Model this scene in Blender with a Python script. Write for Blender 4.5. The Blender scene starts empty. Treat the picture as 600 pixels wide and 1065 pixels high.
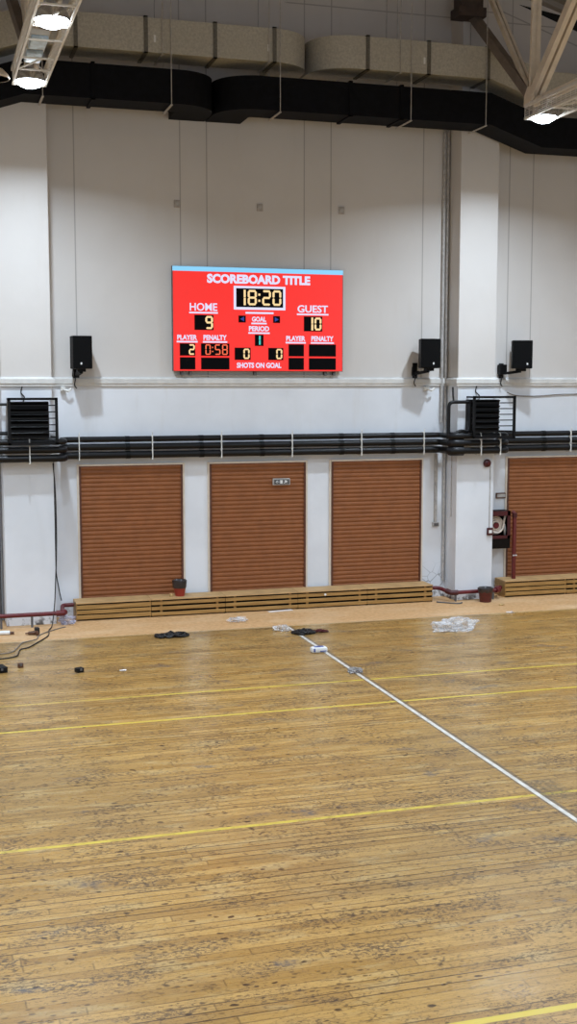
import bpy, bmesh, math, random
from mathutils import Vector, Matrix, noise
C = bpy.context.scene.collection
SC = bpy.context.scene
random.seed(7)
PI = math.pi

# ------------------------------------------------------------------ camera
cam_data = bpy.data.cameras.new('camera')
cam = bpy.data.objects.new('camera', cam_data); C.objects.link(cam)
cam.location = (0, -21, 4.047)
PITCH, YAW = 0.10647, 0.29144
cam.rotation_euler = (PI/2 - PITCH, 0, -YAW)
cam_data.sensor_fit = 'VERTICAL'; cam_data.sensor_height = 36.0
cam_data.lens = 1261.132/1065*36.0
cam_data.clip_end = 200
SC.camera = cam

# ------------------------------------------------------------------ world, exposure
world = bpy.data.worlds.new('world'); SC.world = world; world.use_nodes = True
world.node_tree.nodes['Background'].inputs[0].default_value = (0.80, 0.88, 1.0, 1)
world.node_tree.nodes['Background'].inputs[1].default_value = 0.80
SC.view_settings.view_transform = 'Standard'; SC.view_settings.look = 'None'
SC.view_settings.gamma = 1; SC.view_settings.use_curve_mapping = False
SC.view_settings.exposure = 0.0

# ------------------------------------------------------------------ the hall's lamps (tray lamps along the trusses)
LAMP_POWER = 150
TRAY_X = (1.59, 9.70)
def lamp_light(x, y, z, power, size=0.30):
    d = bpy.data.lights.new('lamp_light', 'AREA'); d.shape = 'DISK'; d.size = size
    d.energy = power; d.color = (0.73, 0.86, 1.0); d.spread = math.radians(150)
    o = bpy.data.objects.new('lamp_light', d); C.objects.link(o); o.location = (x, y, z)
    return o
LAMP_Y = (-2.95, -6.0, -9.0, -12.0, -15.0, -18.0)
for x in (-6.4,) + TRAY_X + (17.5,):
    for i, y in enumerate(LAMP_Y):
        lamp_light(x, y, 8.15, LAMP_POWER*(1.35 if i == 0 else .85))

# ------------------------------------------------------------------ materials
MATS = {}
class N:
    """tiny node-graph helper"""
    def __init__(s, name):
        s.m = bpy.data.materials.new(name); s.m.use_nodes = True
        s.t = s.m.node_tree; s.t.nodes.clear()
        s.out = s.n('ShaderNodeOutputMaterial')
        s.b = s.n('ShaderNodeBsdfPrincipled'); s.l(s.b.outputs[0], s.out.inputs[0])
        MATS[name] = s.m
    def n(s, t, **k):
        o = s.t.nodes.new(t)
        for a, v in k.items(): setattr(o, a, v)
        return o
    def l(s, a, b): s.t.links.new(a, b)
    def put(s, sock, v):
        if isinstance(v, bpy.types.NodeSocket): s.l(v, sock)
        elif v is not None: sock.default_value = v
    def math(s, op, a, b=None, c=None, clamp=False):
        o = s.n('ShaderNodeMath', operation=op); o.use_clamp = clamp
        s.put(o.inputs[0], a); s.put(o.inputs[1], b); s.put(o.inputs[2], c)
        return o.outputs[0]
    def mix(s, f, a, b, mode='MIX'):
        o = s.n('ShaderNodeMix', data_type='RGBA', blend_type=mode)
        s.put(o.inputs[0], f); s.put(o.inputs[6], a); s.put(o.inputs[7], b)
        return o.outputs[2]
    def pos(s): return s.n('ShaderNodeNewGeometry').outputs['Position']
    def obj(s): return s.n('ShaderNodeTexCoord').outputs['Object']
    def sep(s, v):
        o = s.n('ShaderNodeSeparateXYZ'); s.l(v, o.inputs[0]); return o.outputs
    def comb(s, x, y, z=0.0):
        o = s.n('ShaderNodeCombineXYZ')
        for i, v in enumerate((x, y, z)): s.put(o.inputs[i], v)
        return o.outputs[0]
    def scale(s, v, sc):
        o = s.n('ShaderNodeVectorMath', operation='MULTIPLY'); s.l(v, o.inputs[0]); o.inputs[1].default_value = sc
        return o.outputs[0]
    def noise(s, v, sc, det=3, rough=.55):
        o = s.n('ShaderNodeTexNoise'); s.l(v, o.inputs['Vector']); o.inputs['Scale'].default_value = sc
        o.inputs['Detail'].default_value = det; o.inputs['Roughness'].default_value = rough
        return o.outputs['Fac']
    def ramp(s, f, *stops):
        o = s.n('ShaderNodeValToRGB'); s.l(f, o.inputs[0]); e = o.color_ramp.elements
        e[0].position, e[0].color = stops[0][0], (*stops[0][1], 1)
        e[1].position, e[1].color = stops[-1][0], (*stops[-1][1], 1)
        for p, c in stops[1:-1]:
            q = e.new(p); q.color = (*c, 1)
        return o.outputs[0]
    def step(s, v, a, b):
        o = s.n('ShaderNodeMapRange'); s.put(o.inputs[0], v); o.inputs[1].default_value = a; o.inputs[2].default_value = b
        o.interpolation_type = 'SMOOTHSTEP'
        return o.outputs[0]
    def bump(s, h, strength=.3, dist=.01):
        o = s.n('ShaderNodeBump'); s.l(h, o.inputs['Height']); o.inputs['Strength'].default_value = strength
        o.inputs['Distance'].default_value = dist; s.l(o.outputs[0], s.b.inputs['Normal'])
    def set(s, **k):
        nm = dict(color='Base Color', rough='Roughness', metal='Metallic', spec='Specular IOR Level', trans='Transmission Weight',
                  coat='Coat Weight', alpha='Alpha', ecol='Emission Color', estr='Emission Strength', ior='IOR')
        for a, v in k.items(): s.put(s.b.inputs[nm[a]], v)
        return s.m
def srgb(r, g, b):
    f = lambda c: (c/255/12.92) if c/255 <= .04045 else ((c/255+.055)/1.055)**2.4
    return (f(r), f(g), f(b), 1)
def speckled(name, col, rough=.6, amount=.18, scale=14, metal=0, bump=0, **k):
    """a paint / plastic / metal with slight tonal mottling"""
    g = N(name); v = g.noise(g.obj(), scale, 4)
    dark = tuple(c*(1-amount) for c in col[:3]) + (1,); lite = tuple(min(1, c*(1+amount)) for c in col[:3]) + (1,)
    g.set(color=g.mix(g.step(v, .3, .7), dark, lite), rough=rough, metal=metal, **k)
    if bump: g.bump(v, bump)
    return g.m
def glow(name, col, strength):
    g = N(name); return g.set(color=(.01, .01, .01, 1), ecol=col, estr=strength, rough=.6)

# painted plaster of the hall wall, with the panel joints of its upper part
def wall_material():
    g = N('painted_plaster'); P = g.pos(); x, y, z = g.sep(P)
    n1 = g.noise(P, .7, 4); n2 = g.noise(P, 9, 4); n3 = g.noise(g.scale(P, (2.2, 1, .35)), 1.4, 5)
    base = g.mix(g.step(n1, .35, .7), srgb(218, 221, 226), srgb(230, 233, 238))
    base = g.mix(g.math('MULTIPLY', g.step(n3, .55, .75), .25), base, srgb(196, 190, 182))
    upper = g.step(z, 4.1, 4.16)
    base = g.mix(g.math('MULTIPLY', upper, .6), base, srgb(206, 195, 182))  # tan tint puts the warm, dimmer light up there into the wall colour
    d = None
    for X in (-1.95, .35, 2.54, 4.35, 4.82, 6.59, 7.09, 8.87, 10.61, 11.1, 13.1):
        a = g.math('ABSOLUTE', g.math('SUBTRACT', x, X)); d = a if d is None else g.math('MINIMUM', d, a)
    joint = g.math('SUBTRACT', 1, g.step(d, .004, .016))
    hz = g.math('ABSOLUTE', g.math('SUBTRACT', z, 10.62)); joint = g.math('MAXIMUM', joint, g.math('MULTIPLY', g.math('SUBTRACT', 1, g.step(hz, .004, .016)), g.step(x, 6.2, 6.3)))
    slope = g.math('ABSOLUTE', g.math('SUBTRACT', g.math('ADD', z, g.math('MULTIPLY', x, .317)), 10.841+.317*10.31))
    joint = g.math('MAXIMUM', joint, g.math('MULTIPLY', g.math('SUBTRACT', 1, g.step(slope, .004, .02)), g.step(x, 10.1, 10.2)))
    base = g.mix(g.math('MULTIPLY', g.math('MULTIPLY', joint, upper), .42), base, srgb(70, 60, 54))
    # grime and cracks low down
    low = g.math('SUBTRACT', 1, g.step(z, .02, .22))
    base = g.mix(g.math('MULTIPLY', low, g.step(n2, .45, .62)), base, srgb(96, 92, 90))
    vor = g.n('ShaderNodeTexVoronoi', feature='DISTANCE_TO_EDGE'); g.l(P, vor.inputs['Vector']); vor.inputs['Scale'].default_value = 4.5
    crack = g.math('MULTIPLY', g.math('SUBTRACT', 1, g.step(vor.outputs['Distance'], .0, .03)), g.math('MULTIPLY', g.math('SUBTRACT', 1, g.step(z, .3, .75)), g.math('MULTIPLY', g.step(x, 8.8, 8.95), g.math('SUBTRACT', 1, g.step(x, 9.36, 9.40)))))
    crack = g.math('MULTIPLY', crack, .7)
    base = g.mix(crack, base, srgb(84, 82, 84))
    g.set(color=base, rough=.72); g.bump(n2, .15, .01)
    return g.m

# worn narrow-board gym floor, painted lines, and the hardboard strip by the wall
def floor_material():
    g = N('worn_board_floor'); P = g.pos(); x, y, z = g.sep(P)
    W = .098
    jig = g.math('MULTIPLY', g.math('SUBTRACT', g.noise(P, .25, 1), .5), .02)
    yy = g.math('DIVIDE', g.math('ADD', y, jig), W); row = g.math('FLOOR', yy); fy = g.math('FRACT', yy)
    def h1(v, w=0.0):
        o = g.n('ShaderNodeTexWhiteNoise', noise_dimensions='2D'); g.l(g.comb(v, w), o.inputs['Vector']); return o.outputs['Value']
    LEN = 2.3
    xx = g.math('DIVIDE', g.math('ADD', x, g.math('MULTIPLY', h1(row), 9.7)), LEN); col = g.math('FLOOR', xx); fx = g.math('FRACT', xx)
    r1 = h1(row, col); r2 = h1(g.math('ADD', row, 37.3), col); r3 = h1(g.math('ADD', row, 91.7), 2.0)
    grain = g.noise(g.scale(P, (1.3, 20, 1)), 3.0, 5, .6)
    big = g.noise(P, .22, 4, .55); mid = g.noise(g.scale(P, (.7, 1.7, 1)), 1.5, 5, .65)
    fine = g.noise(g.scale(P, (1, 1.6, 1)), 22, 3, .7)
    base = g.mix(r1, srgb(166, 126, 66), srgb(196, 155, 90))
    base = g.mix(g.math('MULTIPLY', g.step(r2, .7, 1), .4), base, srgb(150, 112, 62))
    base = g.mix(g.math('MULTIPLY', g.step(grain, .42, .62), .32), base, srgb(128, 92, 48))
    base = g.mix(g.math('MULTIPLY', g.step(big, .46, .60), .32), base, srgb(146, 120, 80))
    pale = g.math('MULTIPLY', g.step(g.noise(g.scale(P, (.5, 1.6, 1)), 3.1, 4), .52, .68), .40)
    base = g.mix(pale, base, srgb(198, 172, 122))
    # seams between boards, some open and dark, some hardly seen; butt joints
    ed = g.math('MINIMUM', fy, g.math('SUBTRACT', 1, fy))
    wav = g.noise(g.scale(P, (1, .2, 1)), .8, 3)
    seam = g.math('MULTIPLY', g.math('SUBTRACT', 1, g.step(ed, .03, .10)), g.math('ADD', .16, g.math('MULTIPLY', g.step(g.math('ADD', r3, g.math('MULTIPLY', g.math('SUBTRACT', wav, .5), 1.4)), .40, .85), .80)))
    ex = g.math('MULTIPLY', g.math('MINIMUM', fx, g.math('SUBTRACT', 1, fx)), LEN)
    butt = g.math('MULTIPLY', g.math('SUBTRACT', 1, g.step(ex, .003, .010)), .42)
    base = g.mix(g.math('MAXIMUM', seam, butt), base, srgb(62, 44, 28))
    # worn grey and dark scuffs in clusters
    scuff = g.math('MULTIPLY', g.step(mid, .50, .62), g.step(fine, .46, .58))
    base = g.mix(g.math('MULTIPLY', scuff, .80), base, srgb(84, 66, 48))
    fleck = g.math('MULTIPLY', g.step(g.noise(g.scale(P, (1, 1.7, 1)), 26, 3, .75), .54, .62), g.math('ADD', .24, g.math('MULTIPLY', g.step(mid, .44, .56), .5)))
    base = g.mix(fleck, base, srgb(78, 56, 36))
    blue = g.math('MULTIPLY', g.step(g.noise(g.scale(P, (.8, 1.5, 1)), 1.7, 3), .62, .70), g.math('ADD', .25, g.math('MULTIPLY', g.step(fine, .4, .6), .5)))
    base = g.mix(blue, base, srgb(92, 88, 86))
    # knots and pits
    wob = g.n('ShaderNodeVectorMath', operation='ADD'); nz = g.n('ShaderNodeTexNoise'); g.l(P, nz.inputs['Vector']); nz.inputs['Scale'].default_value = 9
    g.l(g.scale(P, (2.3, 4.0, 1)), wob.inputs[0]); g.l(g.scale(nz.outputs['Color'], (.22, .22, 0)), wob.inputs[1])
    v = g.n('ShaderNodeTexVoronoi', feature='F1'); g.l(wob.outputs[0], v.inputs['Vector']); v.inputs['Scale'].default_value = 2.8
    cs = g.n('ShaderNodeSeparateColor'); g.l(v.outputs['Color'], cs.inputs[0])
    kn = g.math('SUBTRACT', 1, g.step(g.math('ADD', v.outputs['Distance'], g.math('MULTIPLY', cs.outputs[0], .26)), .15, .24))
    base = g.mix(g.math('MULTIPLY', kn, .88), base, srgb(52, 32, 20))
    v2 = g.n('ShaderNodeTexVoronoi', feature='F1'); g.l(g.scale(P, (1.0, 1.9, 1)), v2.inputs['Vector']); v2.inputs['Scale'].default_value = 10
    pit = g.math('MULTIPLY', g.math('SUBTRACT', 1, g.step(v2.outputs['Distance'], .14, .30)), g.step(g.noise(P, 1.1, 4), .42, .54))
    base = g.mix(g.math('MULTIPLY', pit, .72), base, srgb(66, 46, 32))
    v3 = g.n('ShaderNodeTexVoronoi', feature='DISTANCE_TO_EDGE'); wv = g.n('ShaderNodeVectorMath', operation='ADD')
    g.l(g.scale(P, (1.0, 1.6, 1)), wv.inputs[0]); g.l(g.scale(nz.outputs['Color'], (.10, .10, 0)), wv.inputs[1]); g.l(wv.outputs[0], v3.inputs['Vector']); v3.inputs['Scale'].default_value = 11
    crk = g.math('MULTIPLY', g.math('SUBTRACT', 1, g.step(v3.outputs['Distance'], .03, .12)), g.math('MULTIPLY', g.step(g.noise(g.scale(P, (.8, 1.3, 1)), 1.6, 5, .7), .50, .60), g.step(fine, .42, .56)))
    base = g.mix(g.math('MULTIPLY', crk, .66), base, srgb(60, 44, 32))
    # painted lines: worn yellow lines along the wall, white centre line with grimy edges
    wear = g.noise(P, 6, 4, .6)
    def yline(Y, w, keep, fade=None):
        m = g.math('SUBTRACT', 1, g.step(g.math('ABSOLUTE', g.math('SUBTRACT', y, Y)), w*.40, w*.58))
        k = g.math('ADD', keep, g.math('MULTIPLY', g.step(wear, .62, .42), .9-keep))
        m = g.math('MULTIPLY', m, k)
        if fade: m = g.math('MULTIPLY', m, g.math('ADD', .45, g.math('MULTIPLY', g.step(x, *fade), .55)))
        return m
    for Y, w, keep, fade in ((-5.72, .054, .6, (1.5, 3.4)), (-6.905, .054, .8, None), (-10.59, .054, .45, None), (-14.323, .066, .9, None)):
        base = g.mix(yline(Y, w, keep, fade), base, srgb(214, 188, 74))
    gap = g.math('MULTIPLY', g.math('SUBTRACT', 1, g.step(g.math('ABSOLUTE', g.math('SUBTRACT', x, 5.88)), .10, .24)), g.math('SUBTRACT', 1, g.step(g.math('ABSOLUTE', g.math('ADD', y, 10.5)), .15, .4)))
    base = g.mix(g.math('MULTIPLY', gap, g.math('MULTIPLY', g.step(fine, .35, .6), .8)), base, srgb(96, 82, 62))
    dx = g.math('SUBTRACT', x, 5.70)
    dirt = g.math('SUBTRACT', 1, g.step(g.math('ABSOLUTE', g.math('SUBTRACT', dx, .010)), .048, .066))
    base = g.mix(g.math('MULTIPLY', dirt, .62), base, srgb(92, 86, 78))
    wl = g.math('SUBTRACT', 1, g.step(g.math('ABSOLUTE', dx), .020, .030))
    base = g.mix(g.math('MULTIPLY', wl, g.math('ADD', .72, g.math('MULTIPLY', g.step(wear, .6, .4), .25))), base, srgb(222, 216, 206))
    rough = g.math('ADD', .27, g.math('MULTIPLY', g.step(mid, .4, .65), .13))
    # hardboard strip along the wall
    strip = g.step(y, -1.862, -1.852)
    sp = g.noise(P, 13, 4, .7); sp2 = g.noise(g.scale(P, (.5, 1, 1)), 1.7, 3)
    hb = g.mix(g.step(sp, .36, .66), srgb(194, 150, 102), srgb(214, 172, 124))
    hb = g.mix(g.math('MULTIPLY', g.step(sp2, .45, .7), .45), hb, srgb(222, 190, 150))
    edge = g.math('SUBTRACT', 1, g.step(g.math('ABSOLUTE', g.math('ADD', y, 1.88)), .02, .05))
    base = g.mix(g.math('MULTIPLY', edge, .45), base, srgb(214, 190, 152))
    base = g.mix(strip, base, hb)
    rough = g.math('ADD', rough, g.math('MULTIPLY', strip, .25))
    g.set(color=base, rough=rough, spec=.32)
    hgt = g.math('SUBTRACT', g.math('MULTIPLY', grain, .3), seam); g.bump(hgt, .12, .004)
    return g.m
wall_m = wall_material(); floor_m = floor_material()
roof_m = speckled('roof_sheet', srgb(150, 144, 138), .8, .12, 2)
ledge_m = speckled('ledge_paint', srgb(214, 212, 208), .7, .08, 6)
trim_m = speckled('cream_trim', srgb(222, 208, 190), .7, .05, 6)
gapshade_m = speckled('eave_gap_shade', srgb(20, 20, 20), .9)
shut_m = speckled('terracotta_slat', srgb(138, 82, 43), .55, .10, 5, bump=.05)
rail_m = speckled('shutter_rail', srgb(92, 52, 36), .5)
def wood_slat():
    g = N('varnished_slat'); P = g.pos(); v = g.noise(g.scale(P, (1, 9, 14)), 2.2, 4); w = g.noise(P, 1.3, 2)
    c = g.mix(g.step(v, .3, .7), srgb(146, 108, 54), srgb(178, 138, 80)); c = g.mix(g.math('MULTIPLY', g.step(w, .4, .7), .3), c, srgb(166, 130, 70))
    return g.set(color=c, rough=.5)
slat_m = wood_slat()
covertop_m = speckled('cover_top_board', srgb(188, 152, 104), .6, .12, 4)
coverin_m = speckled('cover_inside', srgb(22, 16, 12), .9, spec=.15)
black_m = speckled('black_plastic', srgb(7, 7, 9), .55, spec=.2)
grille_m = speckled('speaker_grille', srgb(5, 5, 6), .75, .3, 60, spec=.15)
steel_m = speckled('black_steel', srgb(8, 8, 10), .5, .15, 9, spec=.25)
insul_m = speckled('black_pipe_insulation', srgb(9, 9, 12), .42, .25, 7, bump=.1, spec=.35)
clip_m = speckled('white_clip', srgb(224, 222, 216), .5)
red_m = speckled('red_pipe_paint', srgb(96, 20, 26), .45, .2, 8)
maroon_m = speckled('maroon_paint', srgb(70, 15, 20), .45, .2, 8)
rbrown_m = speckled('red_brown_pipe', srgb(98, 26, 20), .45, .15, 8)
pot_m = speckled('terracotta_plastic', srgb(150, 48, 34), .5, .12, 8)
potdk_m = speckled('dark_red_plastic', srgb(86, 30, 26), .55, .3, 30)
bag_m = speckled('dark_bin_liner', srgb(46, 40, 40), .35, .3, 16)
white_m = speckled('white_plastic', srgb(226, 226, 224), .45, .05)
grey_m = speckled('grey_conduit', srgb(176, 172, 168), .55)
dgrey_m = speckled('dark_grey_conduit', srgb(92, 90, 90), .55)
cream_m = speckled('cream_hose', srgb(214, 200, 186), .7, .12, 20)
chrome_m = speckled('worn_chrome', srgb(190, 190, 188), .3, .1, 20, metal=.8)
cable_m = speckled('black_cable', srgb(26, 24, 24), .6)
gcable_m = speckled('grey_cable', srgb(120, 112, 104), .6)
paper_m = speckled('paper', srgb(232, 222, 216), .8, .05)
blue_m = speckled('blue_print', srgb(54, 78, 150), .5)
brownp_m = speckled('brown_plastic', srgb(90, 56, 34), .5)
tanp_m = speckled('tan_cardboard', srgb(196, 164, 112), .8)
truss_m = speckled('beige_truss_paint', srgb(228, 216, 198), .55, .08, 5)
trussdk_m = speckled('brown_truss_paint', srgb(116, 106, 98), .6, .14, 4)
corbel_m = speckled('dark_bracket_paint', srgb(66, 54, 48), .7, .25, 8)
tray_m = speckled('white_tray_steel', srgb(226, 222, 214), .4, .05, 9)
reflector_m = speckled('aluminium_reflector', srgb(210, 214, 220), .25, .05, 12, metal=.9)
bulb_m = glow('lamp_glass_glow', (.84, .93, 1.0, 1), 26.0)
def duct_metal():
    g = N('galvanised_duct'); P = g.pos(); v = g.noise(P, 26, 4, .7); w = g.noise(P, 1.2, 3)
    c = g.mix(g.step(v, .3, .7), srgb(170, 166, 156), srgb(196, 192, 180)); c = g.mix(g.math('MULTIPLY', g.step(w, .4, .7), .4), c, srgb(178, 174, 160))
    g.set(color=c, rough=.6, metal=.1); g.bump(v, .12, .01); return g.m
duct_m = duct_metal()
ductseam_m = speckled('duct_flange_metal', srgb(112, 108, 98), .5, .2, 30, metal=.4)
bduct_m = speckled('black_duct_wrap', srgb(10, 11, 16), .7, .35, 9, bump=.25, spec=.15)
def film(name, col, rough):
    g = N(name); v = g.noise(g.obj(), 9, 3)
    g.set(color=col, rough=rough, trans=.5, ior=1.15, alpha=g.math('ADD', .30, g.math('MULTIPLY', g.step(v, .4, .65), .6))); return g.m
film_m = film('clear_plastic_film', (.9, .91, .93, 1), .18)
gfilm_m = film('grey_plastic_film', (.45, .45, .46, 1), .3)
bfilm_m = film('bluish_plastic_film', (.62, .64, .80, 1), .3)
led_red = glow('led_red', srgb(252, 44, 38), 1.0)
led_blue = glow('led_light_blue', srgb(140, 212, 252), 1.0)
led_white = glow('led_white', srgb(226, 226, 255), 1.0)
led_amber = glow('led_amber', srgb(255, 220, 160), 1.0)
led_orange = glow('led_orange', srgb(255, 110, 70), 1.0)
led_cyan = glow('led_cyan', srgb(70, 210, 200), 1.0)
led_dblue = glow('led_dark_blue', srgb(30, 60, 150), 1.0)
led_off = speckled('led_off_black', srgb(5, 4, 7), .7, spec=.1)

# ------------------------------------------------------------------ mesh helpers
class MB:
    def __init__(s): s.b = bmesh.new()
    def box(s, x0, x1, y0, y1, z0, z1, bev=0):
        r = bmesh.ops.create_cube(s.b, size=1); vs = r['verts']
        for v in vs: v.co = Vector(((x0+x1)/2+v.co.x*(x1-x0), (y0+y1)/2+v.co.y*(y1-y0), (z0+z1)/2+v.co.z*(z1-z0)))
        if bev:
            es = list({e for v in vs for e in v.link_edges})
            bmesh.ops.bevel(s.b, geom=es, offset=bev, segments=2, affect='EDGES', profile=.5)
        return s
    def obox(s, c, sx, sy, sz, rot, bev=0):
        r = bmesh.ops.create_cube(s.b, size=1); vs = r['verts']; M = rot.to_matrix() if hasattr(rot, 'to_matrix') else rot
        for v in vs: v.co = Vector(c) + M @ Vector((v.co.x*sx, v.co.y*sy, v.co.z*sz))
        if bev:
            es = list({e for v in vs for e in v.link_edges})
            bmesh.ops.bevel(s.b, geom=es, offset=bev, segments=2, affect='EDGES', profile=.5)
        return s
    def bar(s, p, q, w, h=None, up=(0, 0, 1)):
        """rectangular bar from p to q"""
        p, q = Vector(p), Vector(q); d = (q-p); L = d.length; d.normalize(); u = Vector(up)
        if abs(d.dot(u)) > .98: u = Vector((0, 1, 0))
        a = d.cross(u).normalized(); b = a.cross(d)
        M = Matrix((a, d, b)).transposed(); return s.obox((p+q)/2, w, L, h or w, M)
    def tube(s, pts, r, n=10, close=False):
        pts = [Vector(p) for p in pts]; N_ = len(pts); rs = r if isinstance(r, (list, tuple)) else [r]*N_
        rings = []; prev = None
        for i, p in enumerate(pts):
            if close: d = pts[(i+1) % N_]-pts[i-1]
            else: d = pts[min(i+1, N_-1)]-pts[max(i-1, 0)]
            d.normalize()
            if prev is None:
                u = Vector((0, 0, 1)) if abs(d.z) < .9 else Vector((1, 0, 0)); a = d.cross(u).normalized()
            else:
                a = (prev - d*prev.dot(d)).normalized()
            prev = a; b = d.cross(a)
            rings.append([s.b.verts.new(p+rs[i]*(math.cos(2*PI*k/n)*a+math.sin(2*PI*k/n)*b)) for k in range(n)])
        m = N_ if close else N_-1
        for i in range(m):
            A, B = rings[i], rings[(i+1) % N_]
            for k in range(n): s.b.faces.new((A[k], A[(k+1) % n], B[(k+1) % n], B[k]))
        if not close:
            s.b.faces.new(rings[0][::-1]); s.b.faces.new(rings[-1])
        return s
    def lathe(s, prof, c=(0, 0, 0), n=24, wob=None):
        rings = []
        for r, z in prof:
            rings.append([s.b.verts.new((c[0]+r*math.cos(2*PI*k/n)*(1+(wob(k, z) if wob else 0)), c[1]+r*math.sin(2*PI*k/n)*(1+(wob(k, z) if wob else 0)), c[2]+z)) for k in range(n)])
        for A, B in zip(rings, rings[1:]):
            for k in range(n): s.b.faces.new((A[k], A[(k+1) % n], B[(k+1) % n], B[k]))
        if prof[0][0] > 1e-4: s.b.faces.new(rings[0][::-1])
        if prof[-1][0] > 1e-4: s.b.faces.new(rings[-1])
        return s
    def prism(s, poly, axis, a0, a1):
        """poly: 2-D points; axis 'x' -> (y,z), 'y' -> (x,z), 'z' -> (x,y); extruded a0..a1"""
        def P(t, q): return {'x': (t, q[0], q[1]), 'y': (q[0], t, q[1]), 'z': (q[0], q[1], t)}[axis]
        A = [s.b.verts.new(P(a0, q)) for q in poly]; B = [s.b.verts.new(P(a1, q)) for q in poly]; n = len(poly)
        for k in range(n): s.b.faces.new((A[k], A[(k+1) % n], B[(k+1) % n], B[k]))
        s.b.faces.new(A[::-1]); s.b.faces.new(B); return s
    def loft(s, sections, caps=True):
        R = [[s.b.verts.new(p) for p in sec] for sec in sections]; n = len(R[0])
        for A, B in zip(R, R[1:]):
            for k in range(n): s.b.faces.new((A[k], A[(k+1) % n], B[(k+1) % n], B[k]))
        if caps: s.b.faces.new(R[0][::-1]); s.b.faces.new(R[-1])
        return s
    def build(s, name, mat, parent=None, smooth=False):
        bmesh.ops.recalc_face_normals(s.b, faces=s.b.faces)
        me = bpy.data.meshes.new(name)
        if parent is not None and parent.type == 'EMPTY' or (parent is not None and parent.parent is not None):
            root = parent
            off = Vector((0, 0, 0))
            while root is not None: off += root.location; root = root.parent
            bmesh.ops.translate(s.b, verts=s.b.verts, vec=-off)
        s.b.to_mesh(me); s.b.free(); me.materials.append(mat)
        if smooth:
            for p in me.polygons: p.use_smooth = True
            if hasattr(me, 'set_sharp_from_angle'): me.set_sharp_from_angle(angle=math.radians(40))
        o = bpy.data.objects.new(name, me); C.objects.link(o)
        if parent is not None: o.parent = parent
        return o
def thing(name, label, cat, loc, group=None):
    o = bpy.data.objects.new(name, None); C.objects.link(o); o.location = loc; o.empty_display_size = .1
    return tag(o, label, cat, group)
def tag(o, label, cat, group=None):
    o['label'] = label; o['category'] = cat
    if group: o['group'] = group
    return o
def struct(o): o['kind'] = 'structure'; return o
def smooth_path(pts, step=8):
    """Catmull-Rom through points"""
    P = [Vector(p) for p in pts]; P = [P[0]]+P+[P[-1]]; out = []
    for i in range(1, len(P)-2):
        a, b, c, d = P[i-1:i+3]
        for k in range(step):
            t = k/step
            out.append(.5*((2*b)+(c-a)*t+(2*a-5*b+4*c-d)*t*t+(-a+3*b-3*c+d)*t**3))
    out.append(P[-2]); return out
def round_path(pts, r, n=6):
    P = [Vector(p) for p in pts]; out = [P[0]]
    for i in range(1, len(P)-1):
        a, b, c = P[i-1], P[i], P[i+1]; d1 = (a-b).normalized(); d2 = (c-b).normalized()
        rr = min(r, (a-b).length*.45, (c-b).length*.45); s, e = b+d1*rr, b+d2*rr
        for k in range(n+1):
            t = k/n; out.append((1-t)**2*s+2*t*(1-t)*b+t*t*e)
    out.append(P[-1]); return out

# ------------------------------------------------------------------ SETTING
XL, XR, YB = -11.0, 24.0, -27.0
PIL = ((1.22, 2.04, .60), (9.39, 10.14, .50))              # the two pilasters: x0, x1, depth
struct(MB().box(XL, XR, YB, .3, -.2, 0).build('floor', floor_m))
struct(MB().box(XL, XR, 0, .3, 0, 13.6).build('wall_far', wall_m))
struct(MB().box(XL-.3, XL, YB, .3, -.2, 13.6).build('wall_left', wall_m))
struct(MB().box(XR, XR+.3, YB, .3, -.2, 13.6).build('wall_right', wall_m))
def roof_z(x): return 12.84 - .317*abs(x-5.7)
struct(MB().prism([(XL, roof_z(XL)), (5.7, roof_z(5.7)), (XR, roof_z(XR)), (XR, roof_z(XR)+.25), (5.7, roof_z(5.7)+.25), (XL, roof_z(XL)+.25)], 'y', YB, .3).build('ceiling', roof_m))
for i, (a, b, d) in enumerate(PIL):
    struct(MB().box(a, b, -d, .02, 0, 11.6, .008).build('trim_%d' % (i+1), wall_m))
# ledge that follows the wall and wraps the pilasters
def ledge():
    xs = [(XL, 0)]
    for a, b, d in PIL: xs += [(a, 0), (a, d), (b, d), (b, 0)]
    xs.append((XR, 0)); m = MB(); secs = []
    def off(i, t):
        x, d = xs[i]
        s = 0
        if 0 < i < len(xs)-1:
            k = (i-1) % 4; s = (-1, -1, 1, 1)[k]
        return x+s*t, -d-t
    prof = ((-.02, 3.985), (.035, 3.985), (.035, 4.02), (.05, 4.03), (.05, 4.105), (.015, 4.13), (-.02, 4.135))
    for i in range(len(xs)):
        secs.append([(*off(i, t), z) for t, z in prof])
    m.loft(secs); return m.build('trim_3', ledge_m)
struct(ledge())
# dark strip painted as the eave gap's shade, and beam, right end of gable
struct(MB().prism([(10.74, 10.96), (13.4, 10.12), (13.4, 10.75), (11.9, 10.80)], 'y', -.012, .05).build('trim_4', gapshade_m))
struct(MB().prism([(10.5, 11.18), (11.9, 10.80), (13.4, 10.62), (13.4, 10.9), (10.5, 11.35)], 'y', -.16, .05).build('trim_5', roof_m))

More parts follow.
